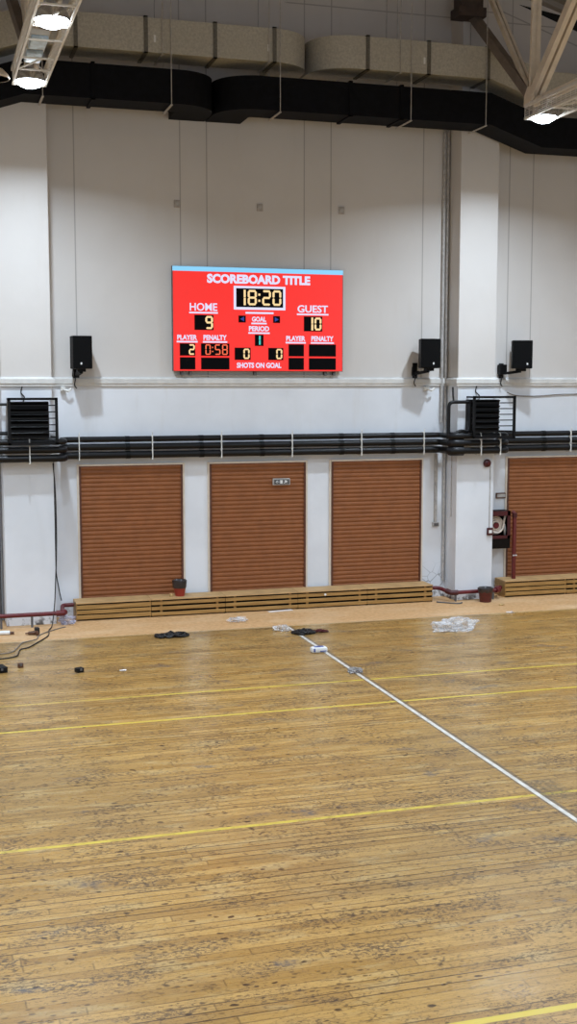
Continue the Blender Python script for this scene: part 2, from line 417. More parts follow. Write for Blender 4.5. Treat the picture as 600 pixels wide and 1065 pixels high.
# ------------------------------------------------------------------ ROLLER SHUTTERS
SH = ((2.527, 4.34, 'terracotta roller shutter on the far left, behind the closed slatted cover and red pot'),
      (4.828, 6.616, 'terracotta roller shutter with the small exit sign near its top'),
      (7.11, 8.891, 'terracotta roller shutter directly left of the right pilaster, no sign on it'),
      (10.663, 12.45, 'terracotta roller shutter cut by the right edge, behind the fire hose cabinet'))
for a, b, lab in SH:
    t = thing('roller_shutter', lab, 'shutter', ((a+b)/2, -.03, .0), 'roller shutters along the far wall')
    z0, z1 = .04, 2.612; n = 34; h = (z1-z0)/n; sec = []
    poly = [(-.012, z0)]
    for k in range(n):
        zz = z0+k*h
        poly += [(-.020, zz+.004), (-.030, zz+h*.30), (-.033, zz+h*.55), (-.029, zz+h*.85), (-.020, zz+h-.004)]
    poly += [(-.012, z1)]
    m = MB(); L = [m.b.verts.new((a+.02, y, z)) for y, z in poly]; R = [m.b.verts.new((b-.02, y, z)) for y, z in poly]
    for k in range(len(poly)-1): m.b.faces.new((L[k], R[k], R[k+1], L[k+1]))
    L2 = m.b.verts.new((a+.02, -.002, z1)); R2 = m.b.verts.new((b-.02, -.002, z1)); L3 = m.b.verts.new((a+.02, -.002, z0)); R3 = m.b.verts.new((b-.02, -.002, z0))
    m.b.faces.new((L[-1], R[-1], R2, L2)); m.b.faces.new((L2, R2, R3, L3)); m.b.faces.new((L3, R3, R[0], L[0]))
    m.build('curtain', shut_m, t)
    for x in (a, b-.035): MB().box(x, x+.035, -.05, .0, 0, z1, .004).build('guide_rail', rail_m, t)
    fm = MB(); fm.box(a-.035, a, -.03, 0, 0, z1+.03); fm.box(b, b+.035, -.03, 0, 0, z1+.03); fm.box(a, b, -.05, 0, z1, z1+.03)
    f = fm.build('surround_trim', trim_m, t); f['label'] = 'cream trim around the shutter'

# ------------------------------------------------------------------ SLATTED RADIATOR COVERS
CV = ((2.38, 3.672, True, 'closed slatted wooden radiator cover at the left end of the row, under the first shutter'),
      (3.672, 4.99, False, 'slatted wooden radiator cover carrying the red pot on its top'),
      (4.99, 6.329, False, 'slatted wooden radiator cover below the shutter with the exit sign'),
      (6.329, 7.652, False, 'slatted wooden radiator cover spanning the white pier between second and third shutter'),
      (7.652, 8.944, False, 'slatted wooden radiator cover ending beside the right pilaster, under the third shutter'),
      (10.42, 11.723, True, 'closed slatted wooden radiator cover just right of the fire hose cabinet pipe'),
      (11.723, 13.03, False, 'slatted wooden radiator cover cut off by the right edge of the photo'))
for a, b, closed, lab in CV:
    t = thing('radiator_cover', lab, 'radiator cover', ((a+b)/2, -.27, 0), 'slatted radiator covers along the wall')
    g = .003
    MB().box(a+g, b-g, -.515, -.055, .296, .318, .003).build('top_board', covertop_m, t)
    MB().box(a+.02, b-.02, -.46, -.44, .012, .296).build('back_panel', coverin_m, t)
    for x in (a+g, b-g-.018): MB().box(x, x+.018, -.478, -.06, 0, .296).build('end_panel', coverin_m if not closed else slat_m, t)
    rows = ((.03, .098), (.118, .180), (.200, .272)) if closed else ((.022, .082), (.118, .178), (.212, .270))
    for z0, z1 in rows: MB().box(a+g+.001, b-g-.001, -.502, -.479, z0, z1, .004).build('slat', slat_m, t)
    if not closed:
        for x in (a+.16, b-.16): MB().box(x, x+.04, -.4785, -.461, .005, .292).build('spacer_post', slat_m, t)

# ------------------------------------------------------------------ BLACK PIPE RUNS + CLIPS
PIPES = ((3.075, .050, 'uppermost black insulated pipe of the three running along the wall'),
         (2.945, .056, 'middle black insulated pipe of the three running along the wall'),
         (2.805, .062, 'lowest black insulated pipe of the three running along the wall'))
for z, r, lab in PIPES:
    path = [(XL+.02, -.14, z), (1.03, -.14, z), (1.03, -.78, z), (2.22, -.78, z), (2.22, -.14, z), (9.20, -.14, z), (9.20, -.68, z), (10.33, -.68, z), (10.33, -.14, z), (XR-.02, -.14, z)]
    p = MB().tube(round_path(path, .14), r, 14).build('heating_pipe', insul_m, None, True)
    tag(p, lab, 'pipe')
    t_ = p
    for x in (3.3, 4.6, 5.7, 7.2, 8.2, 11.3):
        MB().tube([(x-.04+r, -.14, z), (x+.04+r, -.14, z)], r*1.10, 14).build('joint_sleeve', black_m, p, True)
CL = ((2.52, -.14, 'left edge of the first shutter'), (3.78, -.14, 'right half of the first shutter'), (5.01, -.14, 'left part of the exit sign shutter'),
      (6.31, -.14, 'right part of the exit sign shutter'), (7.63, -.14, 'middle of the third shutter'), (8.86, -.14, 'right edge of the third shutter'),
      (11.91, -.14, 'shutter cut by the right edge'), (1.64, -.78, 'left pilaster below the caged heater'), (9.76, -.68, 'right pilaster, under the caged heater'), (10.15, -.68, 'right end of the right heater cage'))
for x, y, w in CL:
    m = MB()
    for z, r, _ in PIPES:
        m.tube([(x+.0, y+(r+.006)*math.cos(a), z+(r+.006)*math.sin(a)) for a in [2*PI*k/16 for k in range(16)]], .008, 6, True)
    m.box(x-.007, x+.007, y-.078, y-.068, 2.72, 3.15 if y > -.5 else 3.02)
    if y > -.5: m.tube([(x, y-.07, 3.14), (x, y-.085, 3.175), (x, y-.06, 3.19)], .008, 6)
    back = 0 if y > -.5 else (-.6 if x < 5 else -.5)
    m.box(x-.012, x+.012, y-.07, back+.002, 2.718, 2.732)
    tag(m.build('pipe_bracket', clip_m), 'white bracket clasping the three black pipes '+('at the ' if y < -.5 else 'above the ')+w, 'bracket', 'white brackets of the black pipes')

# ------------------------------------------------------------------ CAGED HEATERS
def heater(x0, x1, cx0, cx1, face, label, bars_side):
    t = thing('caged_heater', label, 'heater', ((x0+x1)/2, face, 3.13), 'caged heaters on the pilasters')
    hs = MB().box(x0, x1, face-.20, face+.002, 3.13, 3.735, .012).build('housing', black_m, t)
    for k in range(6):
        z = 3.19+k*.098
        MB().obox(((x0+x1)/2, face-.235, z+.02), x1-x0-.04, .075, .014, Matrix.Rotation(math.radians(-32), 3, 'X')).build('louvre', steel_m, hs)
    fy = face-.30; m = MB()
    m.box(cx0, cx0+.045, fy-.02, fy+.02, 3.03, 3.80); m.box(cx1-.045, cx1, fy-.02, fy+.02, 3.03, 3.80)
    m.box(cx0, cx1, fy-.02, fy+.02, 3.76, 3.80); m.box(cx0, cx1, fy-.02, fy+.02, 3.03, 3.07)
    for x in (cx0+.02, cx1-.02):
        if PIL[0][0]-.05 < x < PIL[0][1] or PIL[1][0] < x < PIL[1][1]:
            m.bar((x, fy, 3.78), (x, face, 3.78), .03); m.bar((x, fy, 3.155), (x, face, 3.155), .025)
        else:
            xx = PIL[0][1]-.03 if x < 5 else PIL[1][1]-.03
            m.bar((x, fy, 3.78), (xx, face-.01, 3.78), .03); m.bar((x, fy, 3.155), (xx, face-.01, 3.155), .025)
    m.build('cage_frame', steel_m, t)
    for k in range(6):
        z = 3.15+k*.105
        MB().bar((cx0+.02, fy, z), (cx1-.02, fy, z), .022, .018).build('cage_bar', steel_m, t)
    xm = (x0+x1)/2-.08
    MB().tube(smooth_path([(xm, face-.10, 3.73), (xm+.03, face-.06, 3.80), (xm-.02, face-.012, 3.88), (xm, face-.01, 3.98)]), .011, 6).build('power_cable', cable_m, t, True)
    return t
heater(1.315, 1.965, 1.30, 2.10, -.60, 'black louvred heater in a steel cage on the left pilaster', 1)
hr = heater(9.55, 10.215-.08, 9.56, 10.41, -.50, 'black louvred heater in a steel cage on the right pilaster, hoses at its left', 1)
m = MB().tube(round_path([(9.16, -.62, 3.02), (9.16, -.62, 3.69), (9.62, -.62, 3.69)], .1), .032, 10)
m.tube([(9.26, -.62, 3.66), (9.26, -.58, 3.80), (9.27, -.54, 3.96)], .018, 8)
tag(m.build('flow_hose', insul_m, None, True), 'black hose rising from the pipes to the top of the right heater', 'hose')
m = MB().tube(smooth_path([(9.24, -.70, 3.11), (9.38, -.68, 3.16), (9.52, -.64, 3.15), (9.57, -.60, 3.30), (9.60, -.58, 3.40)]), .036, 10)
tag(m.build('return_hose', insul_m, None, True), 'short black hose curving up from the pipes beneath the right heater', 'hose')
m = MB()
for z, r, _ in PIPES: m.tube([(9.20+.0, -.62, z), (9.21, -.66, z), (9.30, -.685, z), (9.42, -.69, z)], r*1.45, 12)
tag(m.build('insulation_wrap', insul_m, None, True), 'lumpy black insulation wrap where the pipes turn round the right pilaster', 'insulation')
m = MB().tube([(1.30, -.72, 3.69), (.5, -.62, 3.69)], .022, 8); m.tube([(1.30, -.72, 3.22), (.5, -.62, 3.22)], .03, 8)
m.tube([(.5, -.62, 3.69), (.45, -.3, 3.60), (.42, -.02, 3.55)], .022, 8); m.tube([(.5, -.62, 3.22), (.45, -.3, 3.21), (.42, -.02, 3.20)], .03, 8)
tag(m.build('heater_feed_hose', insul_m, None, True), 'pair of black feed hoses leaving the left heater toward the photo edge', 'hose')

# ------------------------------------------------------------------ LOUDSPEAKERS
def speaker(x0, x1, z0, z1, y, rz, label, bx, logo, extra=False):
    t = thing('loudspeaker', label, 'speaker', ((x0+x1)/2, y, z0), 'wall loudspeakers')
    w = x1-x0; h = z1-z0; cx = (x0+x1)/2; R = Matrix.Rotation(rz, 3, 'Z')
    def L(px, py, pz): return Vector((cx, y, 0))+R @ Vector((px, py, 0))+Vector((0, 0, pz))
    MB().obox(L(0, 0, z0+h/2), w, .30, h, R, .012).build('cabinet', black_m, t)
    gr = MB().obox(L(0, -.155, z0+h/2), w-.02, .015, h-.02, R, .004).build('grille', grille_m, t)
    b = MB().lathe([(.0, 0), (.016, 0), (.016, .006), (0, .006)], n=14)
    for v in b.b.verts: v.co = L(logo+v.co.x, -.163-v.co.z, z0+.085+v.co.y*1.3)
    o = b.build('badge', white_m, gr); o['label'] = 'small white badge'
    m = MB().box(bx-.045, bx+.045, -.022, .0, z0-.19, z0+.10)
    m.bar((bx, -.01, z0-.09), (bx+.0, -.16, z0-.07), .05); m.bar((bx, -.16, z0-.09), (cx, y+.02, z0-.05), .06, .05)
    m.box(cx-.07, cx+.07, y-.05, y+.10, z0-.05, z0+.003)
    m.build('wall_bracket', steel_m, t)
    c = MB().tube(smooth_path([(bx-.05, -.02, z0+.03), (bx-.07, -.05, z0-.12), (bx-.03, -.10, z0-.16), (bx-.045, -.09, z0-.27), (bx-.01, -.085, z0-.33)]), .011, 6)
    c.build('speaker_cable', cable_m, t, True)
    if extra: MB().box(bx-.085, bx+.05, -.16, -.015, z0-.11, z0+.075, .01).build('junction_box', black_m, t)
speaker(2.40, 2.72, 4.275, 4.82, -.36, math.radians(4), 'black loudspeaker high on the wall beside the left pilaster', 2.52, -.03)
speaker(8.70, 9.06, 4.305, 4.835, -.36, math.radians(-14), 'black loudspeaker at the left side of the right pilaster', 8.74, .05)
speaker(10.56, 10.93, 4.305, 4.825, -.36, math.radians(-22), 'black loudspeaker right of the right pilaster with a junction box', 10.50, .09, True)

# ------------------------------------------------------------------ SCOREBOARD
BX0, BX1, BZ0, BZ1, BY = 4.172, 7.290, 4.240, 6.047, -.12
sb = thing('scoreboard', 'large red electronic scoreboard reading 18:20 on the far wall', 'scoreboard', ((BX0+BX1)/2, -.06, BZ0))
MB().box(BX0, BX1, BY+.004, -.035, BZ0, BZ1, .004).build('cabinet', dgrey_m, sb)
MB().box(BX0+.012, BX1-.012, BY, BY+.02, BZ0+.008, BZ1-.084).build('screen', led_red, sb)['label'] = 'bright red screen face'
MB().box(BX0+.004, BX1-.004, BY, BY+.02, BZ1-.084, BZ1-.004).build('header_strip', led_blue, sb)['label'] = 'light blue strip along the top'
for x in (4.34, 4.49, 5.66, 6.97, 7.14): MB().box(x-.02, x+.02, -.09, .0, BZ0-.07, BZ0+.02).build('mounting_bracket', dgrey_m, sb)
MB().box(BX0+.06, BX1-.16, -.05, 0, BZ0-.075, BZ0-.06).build('cable_tray', grey_m, sb)
def text_mesh(s, x0, x1, z0, z1, y, mat, name, parent, bold=.012):
    cu = bpy.data.curves.new(name, 'FONT'); cu.body = s; cu.size = 1; cu.offset = bold; cu.extrude = .0; cu.resolution_u = 3
    o = bpy.data.objects.new('tmp', cu); C.objects.link(o)
    dg = bpy.context.evaluated_depsgraph_get(); me = bpy.data.meshes.new_from_object(o.evaluated_get(dg)); bpy.data.objects.remove(o)
    xs = [v.co.x for v in me.vertices]; ys = [v.co.y for v in me.vertices]; a, b, c, d = min(xs), max(xs), min(ys), max(ys)
    b_ = bmesh.new(); b_.from_mesh(me); bpy.data.meshes.remove(me)
    r = bmesh.ops.extrude_face_region(b_, geom=b_.faces[:]); vs = [q for q in r['geom'] if isinstance(q, bmesh.types.BMVert)]
    front = set(vs)
    for v in b_.verts:
        v.co = Vector((x0+(v.co.x-a)/(b-a)*(x1-x0), y if v in front else y+.006, z0+(v.co.y-c)/(d-c)*(z1-z0)))
    m = MB(); m.b.free(); m.b = b_
    return m.build(name, mat, parent)
SEG = {'0': 'abcdef', '1': 'bc', '2': 'abged', '5': 'afgcd', '8': 'abcdefg', '9': 'abfgcd'}
def digit(ch, x0, x1, z0, z1, y, mat, parent, th=None):
    m = MB(); t = th or (x1-x0)*.21; zm = (z0+z1)/2; g = t*.12
    if ch == ':':
        cx = (x0+x1)/2
        for z in (z0+(z1-z0)*.28, z0+(z1-z0)*.72): m.box(cx-t/2, cx+t/2, y-.004, y+.004, z-t/2, z+t/2)
        return m.build('colon', mat, parent)
    if ch == '1':
        m.box(x1-t, x1, y-.004, y+.004, zm+g, z1); m.box(x1-t, x1, y-.004, y+.004, z0, zm-g)
        return m.build('digit', mat, parent)
    def hseg(z):                                  # hexagonal segment
        m.prism([(x0+g+t*.3, z), (x0+g+t*.7, z+t/2), (x1-g-t*.7, z+t/2), (x1-g-t*.3, z), (x1-g-t*.7, z-t/2), (x0+g+t*.7, z-t/2)], 'y', y-.004, y+.004)
    def vseg(x, a, b):
        m.prism([(x, a+g), (x+t/2, a+g+t*.4), (x+t/2, b-g-t*.4), (x, b-g), (x-t/2, b-g-t*.4), (x-t/2, a+g+t*.4)], 'y', y-.004, y+.004)
    S = SEG[ch]; lo, hi = z0+t/2, z1-t/2
    if 'a' in S: hseg(hi)
    if 'g' in S: hseg(zm)
    if 'd' in S: hseg(lo)
    if 'f' in S: vseg(x0+t/2, zm, hi)
    if 'b' in S: vseg(x1-t/2, zm, hi)
    if 'e' in S: vseg(x0+t/2, lo, zm)
    if 'c' in S: vseg(x1-t/2, lo, zm)
    return m.build('digit', mat, parent)
Y1, Y2 = BY-.008, BY-.014
def panel(x0, x1, z0, z1, name='digit_panel'):
    return MB().box(x0, x1, Y1, BY+.002, z0, z1).build(name, led_off, sb)
def frame_text(s, x0, x1, z0, z1, name, under=False, bold=.034):
    text_mesh(s, x0, x1, z0, z1, Y1, led_white, name, sb, bold)
    if under: MB().box(x0-.01, x1+.01, Y1, BY+.002, z0-.045, z0-.018).build('underline', led_white, sb)
frame_text('SCOREBOARD TITLE', 4.785, 6.665, 5.765, 5.925, 'title_text', bold=.05)
MB().box(5.262, 6.205, Y1, BY+.002, 5.318, 5.728).build('clock_frame', led_white, sb)['label'] = 'white frame round the clock'
pc = MB().box(5.305, 6.160, Y1-.004, BY+.002, 5.362, 5.688).build('clock_panel', led_off, sb)
Yc = Y1-.009
digit('1', 5.40, 5.475, 5.395, 5.662, Yc, led_amber, pc, .036); digit('8', 5.512, 5.675, 5.395, 5.662, Yc, led_amber, pc, .036)
digit(':', 5.695, 5.75, 5.41, 5.65, Yc, led_amber, pc, .036)
digit('2', 5.775, 5.935, 5.395, 5.662, Yc, led_amber, pc, .036); digit('0', 5.965, 6.125, 5.395, 5.662, Yc, led_amber, pc, .036)
MB().box(5.475, 5.985, Y1, BY+.002, 5.248, 5.280).build('clock_bar', led_white, sb)
frame_text('HOME', 4.475, 4.965, 5.285, 5.420, 'home_text', True, .016)
frame_text('GUEST', 6.43, 7.00, 5.285, 5.415, 'guest_text', True, .022)
q = panel(4.557, 4.895, 4.955, 5.215); digit('9', 4.748, 4.884, 4.972, 5.198, Y2, led_amber, q, .034)
q = panel(6.550, 6.894, 4.955, 5.218); digit('1', 6.66, 6.720, 4.972, 5.200, Y2, led_amber, q, .034); digit('0', 6.745, 6.876, 4.972, 5.200, Y2, led_amber, q, .034)
q = panel(5.347, 5.477, 5.095, 5.215, 'arrow_panel'); MB().prism([(5.375, 5.155), (5.445, 5.195), (5.445, 5.115)], 'y', Y2, Y1+.001).build('arrow', led_dblue, q)
q = panel(5.980, 6.105, 5.095, 5.215, 'arrow_panel'); MB().prism([(6.078, 5.155), (6.008, 5.195), (6.008, 5.115)], 'y', Y2, Y1+.001).build('arrow', led_dblue, q)
frame_text('GOAL', 5.590, 5.850, 5.112, 5.200, 'goal_text', True)
frame_text('PERIOD', 5.535, 5.905, 4.945, 5.035, 'period_text', True)
q = panel(5.643, 5.800, 4.688, 4.884); digit('1', 5.70, 5.745, 4.71, 4.865, Y2, led_cyan, q, .03)
for dx in (0, 1):
    o = 0 if dx == 0 else 1.975
    frame_text('PLAYER', 4.25+o*.9975, 4.60+o, 4.782, 4.870, 'player_text', True)
    frame_text('PENALTY', 4.715+o, 5.130+o, 4.782, 4.872, 'penalty_text', True)
    a = panel(4.293+o*.9985, 4.566+o*1.004, 4.510, 4.722); c = panel(4.670+o, 5.178+o, 4.510, 4.724)
    panel(4.293+o*.9985, 4.566+o*1.004, 4.272, 4.482); panel(4.670+o, 5.178+o, 4.272, 4.478)
    if dx == 0:
        digit('2', 4.450, 4.557, 4.525, 4.708, Y2, led_amber, a, .026)
        digit('0', 4.745, 4.840, 4.527, 4.708, Y2, led_orange, c, .020); digit(':', 4.855, 4.895, 4.54, 4.70, Y2, led_orange, c, .020)
        digit('5', 4.915, 5.015, 4.527, 4.708, Y2, led_orange, c, .020); digit('8', 5.045, 5.145, 4.527, 4.708, Y2, led_orange, c, .020)
q = panel(5.275, 5.563, 4.442, 4.655); digit('0', 5.430, 5.543, 4.458, 4.640, Y2, led_amber, q, .027)
q = panel(5.890, 6.165, 4.442, 4.655); digit('0', 6.032, 6.143, 4.458, 4.640, Y2, led_amber, q, .027)
frame_text('SHOTS ON GOAL', 5.312, 6.128, 4.300, 4.395, 'shots_text', False)

# small junction plates on the upper wall
for x, z, w in ((4.29, 7.108, 'left of the three, above the scoreboard corner'), (5.77, 7.102, 'middle of the three, above the scoreboard title'), (7.29, 7.113, 'right of the three, above the scoreboard corner')):
    t = thing('junction_plate', 'small square beige wall plate, '+w, 'wall plate', (x, 0, z), 'wall plates above the scoreboard')
    MB().box(x-.055, x+.055, -.022, .0, z-.065, z+.065, .008).build('plate', speckled('plate_paint_%d' % int(x), srgb(176, 168, 160), .6), t)
    MB().box(x-.03, x+.03, -.027, -.02, z-.035, z+.035, .004).build('cover_cap', grey_m, t)

# ------------------------------------------------------------------ AIR DUCTS
DY0, DY1 = -.58, -1.20
def duct_sections(path, w, z0f, z1f):
    """path: (x, y, dirx, diry) centre line in plan; rectangular section"""
    secs = []
    for x, y, dx, dy, dz in path:
        n = Vector((-dy, dx)); h = w/2
        a = (x+n.x*h, y+n.y*h); b = (x-n.x*h, y-n.y*h)
        secs.append([(*a, z0f+dz), (*b, z0f+dz), (*b, z1f+dz), (*a, z1f+dz)])
    return secs
def duct(name, label, z0, z1, mat, neck, side, xend, dips, flanges, rods, tagx=()):
    """side=-1: duct lies left of its neck and turns into the wall there; +1: right of it"""
    yc = (DY0+DY1)/2; w = DY0-DY1; ri = .05; R = ri+w/2
    t = thing(name, label, 'duct', (neck, yc, z0))
    arcx = neck+side*(ri+w)                     # where the straight run ends
    path = []
    xs = [xend]
    def dz(x): return sum(-d*min(1, max(0, (x-x0)/(x1-x0))) for x0, x1, d in dips)
    brk = sorted({xend, arcx, *[v for x0, x1, _ in dips for v in (x0, x1)]}, key=lambda v: -side*v)
    for x in brk: path.append((x, yc, -side, 0, dz(x)))
    cx, cy = arcx, yc+R
    for k in range(1, 13):
        a = k/12*PI/2
        x = cx - side*R*math.sin(a); y = cy - R*math.cos(a)
        path.append((x, y, -side*math.cos(a), math.sin(a), 0))
    path.append((arcx-side*R, .02, 0, 1, 0))
    MB().loft(duct_sections(path, w, z0, z1)).build('duct_body', mat, t, True)
    for x in flanges:
        d = dz(x); m = MB(); e = .022
        for (a, b, c, f) in ((DY1-e, DY0+e, z0-e, z0+.002), (DY1-e, DY0+e, z1-.002, z1+e), (DY1-e, DY1+.002, z0-e, z1+e), (DY0-.002, DY0+e, z0-e, z1+e)):
            m.box(x-.03, x+.03, a, b, c+d, f+d)
        m.build('flange', ductseam_m if mat is duct_m else bduct_m, t)
    for x in rods:
        d = dz(x); zt = roof_z(x)+.02
        MB().tube([(x, DY1-.03, z0+d-.03), (x, DY1-.03, zt)], .008, 6).build('hanger_rod', grey_m, t)
        MB().tube([(x, DY0+.02, z0+d-.03), (x, DY0+.02, zt)], .008, 6).build('hanger_rod', grey_m, t)
        MB().box(x-.018, x+.018, DY1-.045, DY0+.035, z0+d-.035, z0+d-.022).build('hanger_strap', grey_m, t)
    for x in tagx:
        o = MB().box(x-.018, x+.018, DY1-.004, DY1+.001, z0+.16, z0+.27).build('ticket', white_m, t); o['label'] = 'small white ticket on the duct side'
    return t
DIPR = [(9.62, 10.62, .33)]; DIPL_ = [(1.65, .75, .30)]
SZ0, SZ1, KZ0, KZ1 = 9.285, 9.815, 8.512, 9.050
duct('ventilation_duct', 'grey metal air duct ending in a rounded elbow above the scoreboard, upper left', SZ0, SZ1, duct_m, 6.40, -1, -10.5, DIPL_, (2.46, 3.57, 4.70, 5.70), (3.83, 5.60), (3.714, 5.60))
duct('ventilation_duct', 'grey metal air duct running to the right from its elbow, upper right', SZ0, SZ1, duct_m, 6.45, 1, 23.5, DIPR, (7.33, 8.44, 9.55), (7.91,), (8.36,))
duct('ventilation_duct', 'black wrapped air duct below the grey one, its elbow above the scoreboard, lower left', KZ0, KZ1, bduct_m, 4.78, -1, -10.5, DIPL_, (2.72,), (1.93, 3.97))
duct('ventilation_duct', 'black wrapped air duct running right under the grey one, lower right', KZ0, KZ1, bduct_m, 4.80, 1, 23.5, DIPR, (7.03, 7.95), (5.79, 8.11, 9.51))

# ------------------------------------------------------------------ ROOF TRUSSES AND LIGHTING TRAYS
def truss(X, label):
    t = thing('roof_truss', label, 'truss', (X, -2.47, 8.65), 'steel roof trusses')
    zt = min(11.1, roof_z(X)-.12)
    a = MB(); a.box(X-.62, X-.10, -.85, -.48, 10.42, 10.58); a.box(X-.56, X-.14, -.80, -.48, 10.58, 11.3); a.bar((X-.60, -.84, 10.45), (X-.36, -.5, 10.95), .05)
    a.build('wall_corbel', corbel_m, t)
    MB().bar((X-.26, -.62, 10.50), (X, -2.44, 8.70), .13, .15).build('end_strut', trussdk_m, t)
    def web(y1, z1, w, nm):
        p = Vector((X, -2.47, 8.68)); q = Vector((X, y1, z1)); d = (q-p); q = p+d*((zt-8.68)/d.z)
        for s in (-1, 1):                             # a pair of angles with a dark slot between them
            MB().bar(p+Vector((s*w*.32, 0, 0)), q+Vector((s*w*.32, 0, 0)), w*.42, w*.75, up=(1, 0, 0) if abs(d.y) < .2 else (0, 0, 1)).build(nm, truss_m, t)
    web(-.905, 10.70, .12, 'diagonal'); web(-2.497, 10.24, .12, 'post'); web(-3.95, 10.05, .20, 'diagonal')
    for s in (-1, 1): MB().bar((X+s*.055, -2.40, 8.62), (X+s*.055, -26.5, 8.62), .05, .09).build('bottom_chord', truss_m, t)
    MB().bar((X, -.9, zt), (X, -26.5, zt), .16, .18).build('top_chord', truss_m, t)
    for s in (-1, 1): MB().prism([(-2.30, 8.60), (-2.32, 8.76), (-2.42, 8.88), (-2.60, 8.86), (-2.68, 8.66), (-2.58, 8.56)], 'x', X+s*.088-.008, X+s*.088+.008).build('gusset_plate', truss_m, t)
    # the following bays, toward the hall
    y = -2.47
    while y > -22:
        ny = y-3.6
        MB().bar((X, y-1.8, zt), (X, ny, 8.66), .10).build('diagonal', truss_m, t)
        if y < -3: MB().bar((X, y, 8.66), (X, y-1.8, zt), .10).build('diagonal', truss_m, t)
        y = ny
truss(9.77, 'beige steel roof truss meeting the wall above the right pilaster')
truss(1.66, 'beige steel roof truss above the left lighting tray')
def tray(X, label):
    y0, y1 = -2.74, -20.0; z0, z1 = 8.29, 8.49; w = .225
    t = thing('lighting_tray', label, 'lighting tray', (X, y0, z0), 'lighting trays under the trusses')
    for s in (-1, 1):
        MB().bar((X+s*w, y0, z0), (X+s*w, y1, z0), .030, .030).build('bottom_rail', tray_m, t)
        MB().bar((X+s*w, y0, z1), (X+s*w, y1, z1), .045, .045).build('top_rail', tray_m, t)
        m = MB()
        for k in range(1, 7): m.bar((X+s*w, y0, z0+(z1-z0)*k/7), (X+s*w, y1, z0+(z1-z0)*k/7), .007)
        for k in range(0, 120): m.bar((X+s*w, y0-.145*k, z0), (X+s*w, y0-.145*k, z1), .007)
        m.build('side_mesh', tray_m, t)
    y = y0; k = 0
    while y > -12:
        MB().bar((X-w, y, z0), (X+w, y, z0), .026, .022).build('crossbar', tray_m, t)
        if k % 3 == 1: MB().bar((X-w, y, z0), (X+w*.2, y-.6, z0), .02, .02).build('brace', tray_m, t)
        y -= (.62 if k % 2 else .88); k += 1
    for yy in (-2.75, -5.0, -8, -11, -14):
        for s in (-1, 1): MB().bar((X+s*w, yy, z1), (X+s*w*.4+(.0), yy, 8.60), .018).build('hanger', tray_m, t)
    return t
tray(TRAY_X[1], 'white lighting tray hanging under the right roof truss')
tray(TRAY_X[0], 'long white wire-mesh lighting tray at the upper left')
def lamp(x, y, label):
    t = thing('high_bay_lamp', label, 'lamp', (x, y, 8.30), 'lamps in the lighting trays')
    m = MB().lathe([(.215, 0), (.212, .03), (.19, .09), (.14, .15), (.08, .18), (.07, .19), (.0, .19)], (x, y, 8.285), 28)
    m.build('reflector', reflector_m, t, True)
    MB().lathe([(0, -.085), (.08, -.078), (.15, -.05), (.195, -.012), (.205, .004), (0, .004)], (x, y, 8.283), 28).build('glass', bulb_m, t, True)['label'] = 'glowing lamp glass'
    MB().lathe([(.055, .0), (.06, .04), (.06, .12), (.03, .15), (0, .15)], (x, y, 8.475), 14).build('gear_housing', grey_m, t, True)
for x, w in ((TRAY_X[0], 'left'), (TRAY_X[1], 'right')):
    lamp(x, -2.95, 'glowing lamp at the wall end of the %s lighting tray' % w)
    lamp(x, -6.0, 'glowing second lamp from the wall in the %s lighting tray' % w)
for yy, lab in ((-4.0, 'pale frosted lamp box between the two glowing lamps, nearer the wall'), (-4.7, 'pale frosted lamp box between the two glowing lamps, farther from the wall')):
    t = thing('emergency_light', lab, 'lamp', (TRAY_X[0], yy, 8.30), 'frosted boxes in the left lighting tray')
    x = TRAY_X[0]
    MB().box(x-.16, x+.08, yy-.26, yy+.26, 8.40, 8.47, .01).build('housing', white_m, t)
    MB().box(x-.15, x+.07, yy-.25, yy+.25, 8.345, 8.40, .02).build('diffuser', speckled('frosted_cover_%d' % int(-yy*10), srgb(190, 212, 232), .3), t)

t = thing('pendant_lamp', 'cream unlit lamp shade just showing at the left edge beside the left tray', 'lamp', (1.055, -3.2, 8.24))
sx, sy, sz = 1.055, -3.2, 8.235
MB().lathe([(.235, 0), (.24, .015), (.215, .06), (.15, .125), (.08, .16), (.05, .17), (0, .17), (0, .155), (.07, .148), (.14, .112), (.20, .05), (.225, 0)], (sx, sy, sz), 28).build('lamp_shade', speckled('cream_enamel', srgb(222, 208, 188), .4, .05), t, True)
MB().tube([(sx, sy, sz+.165), (sx, sy, roof_z(sx)+.01)], .012, 8).build('hanging_rod', grey_m, t, True)
MB().lathe([(0, .03), (.04, .05), (.045, .09), (.02, .15), (0, .15)], (sx, sy, sz), 14).build('bulb', white_m, t, True)

# ------------------------------------------------------------------ FIRE FIXTURES
t = thing('fire_hose_cabinet', 'dark red fire hose cabinet beside the right pilaster, hose coiled inside', 'fire hose cabinet', (10.42, -.125, .90))
m = MB(); x0, x1, z0, z1, y = 10.16, 10.625, .905, 1.62, -.25
m.box(x0, x1, -.015, 0, z0, z1); m.box(x0, x0+.02, y, 0, z0, z1); m.box(x1-.02, x1, y, 0, z0, z1); m.box(x0, x1, y, 0, z1-.02, z1); m.box(x0, x1, y, 0, z0, z0+.02)
m.build('case', coverin_m, t)
m = MB(); m.box(x0, x1, y-.02, y, z1-.09, z1); m.box(x0, x1, y-.02, y, z0+.19, z0+.25); m.box(x0, x0+.05, y-.02, y, z0+.19, z1); m.box(x1-.06, x1, y-.02, y, z0+.19, z1)
m.build('door_frame', maroon_m, t)
MB().box(x0, x1, y-.015, y, z0, z0+.19).build('lower_panel', coverin_m, t)
m = MB(); hc = (10.37, 1.34)
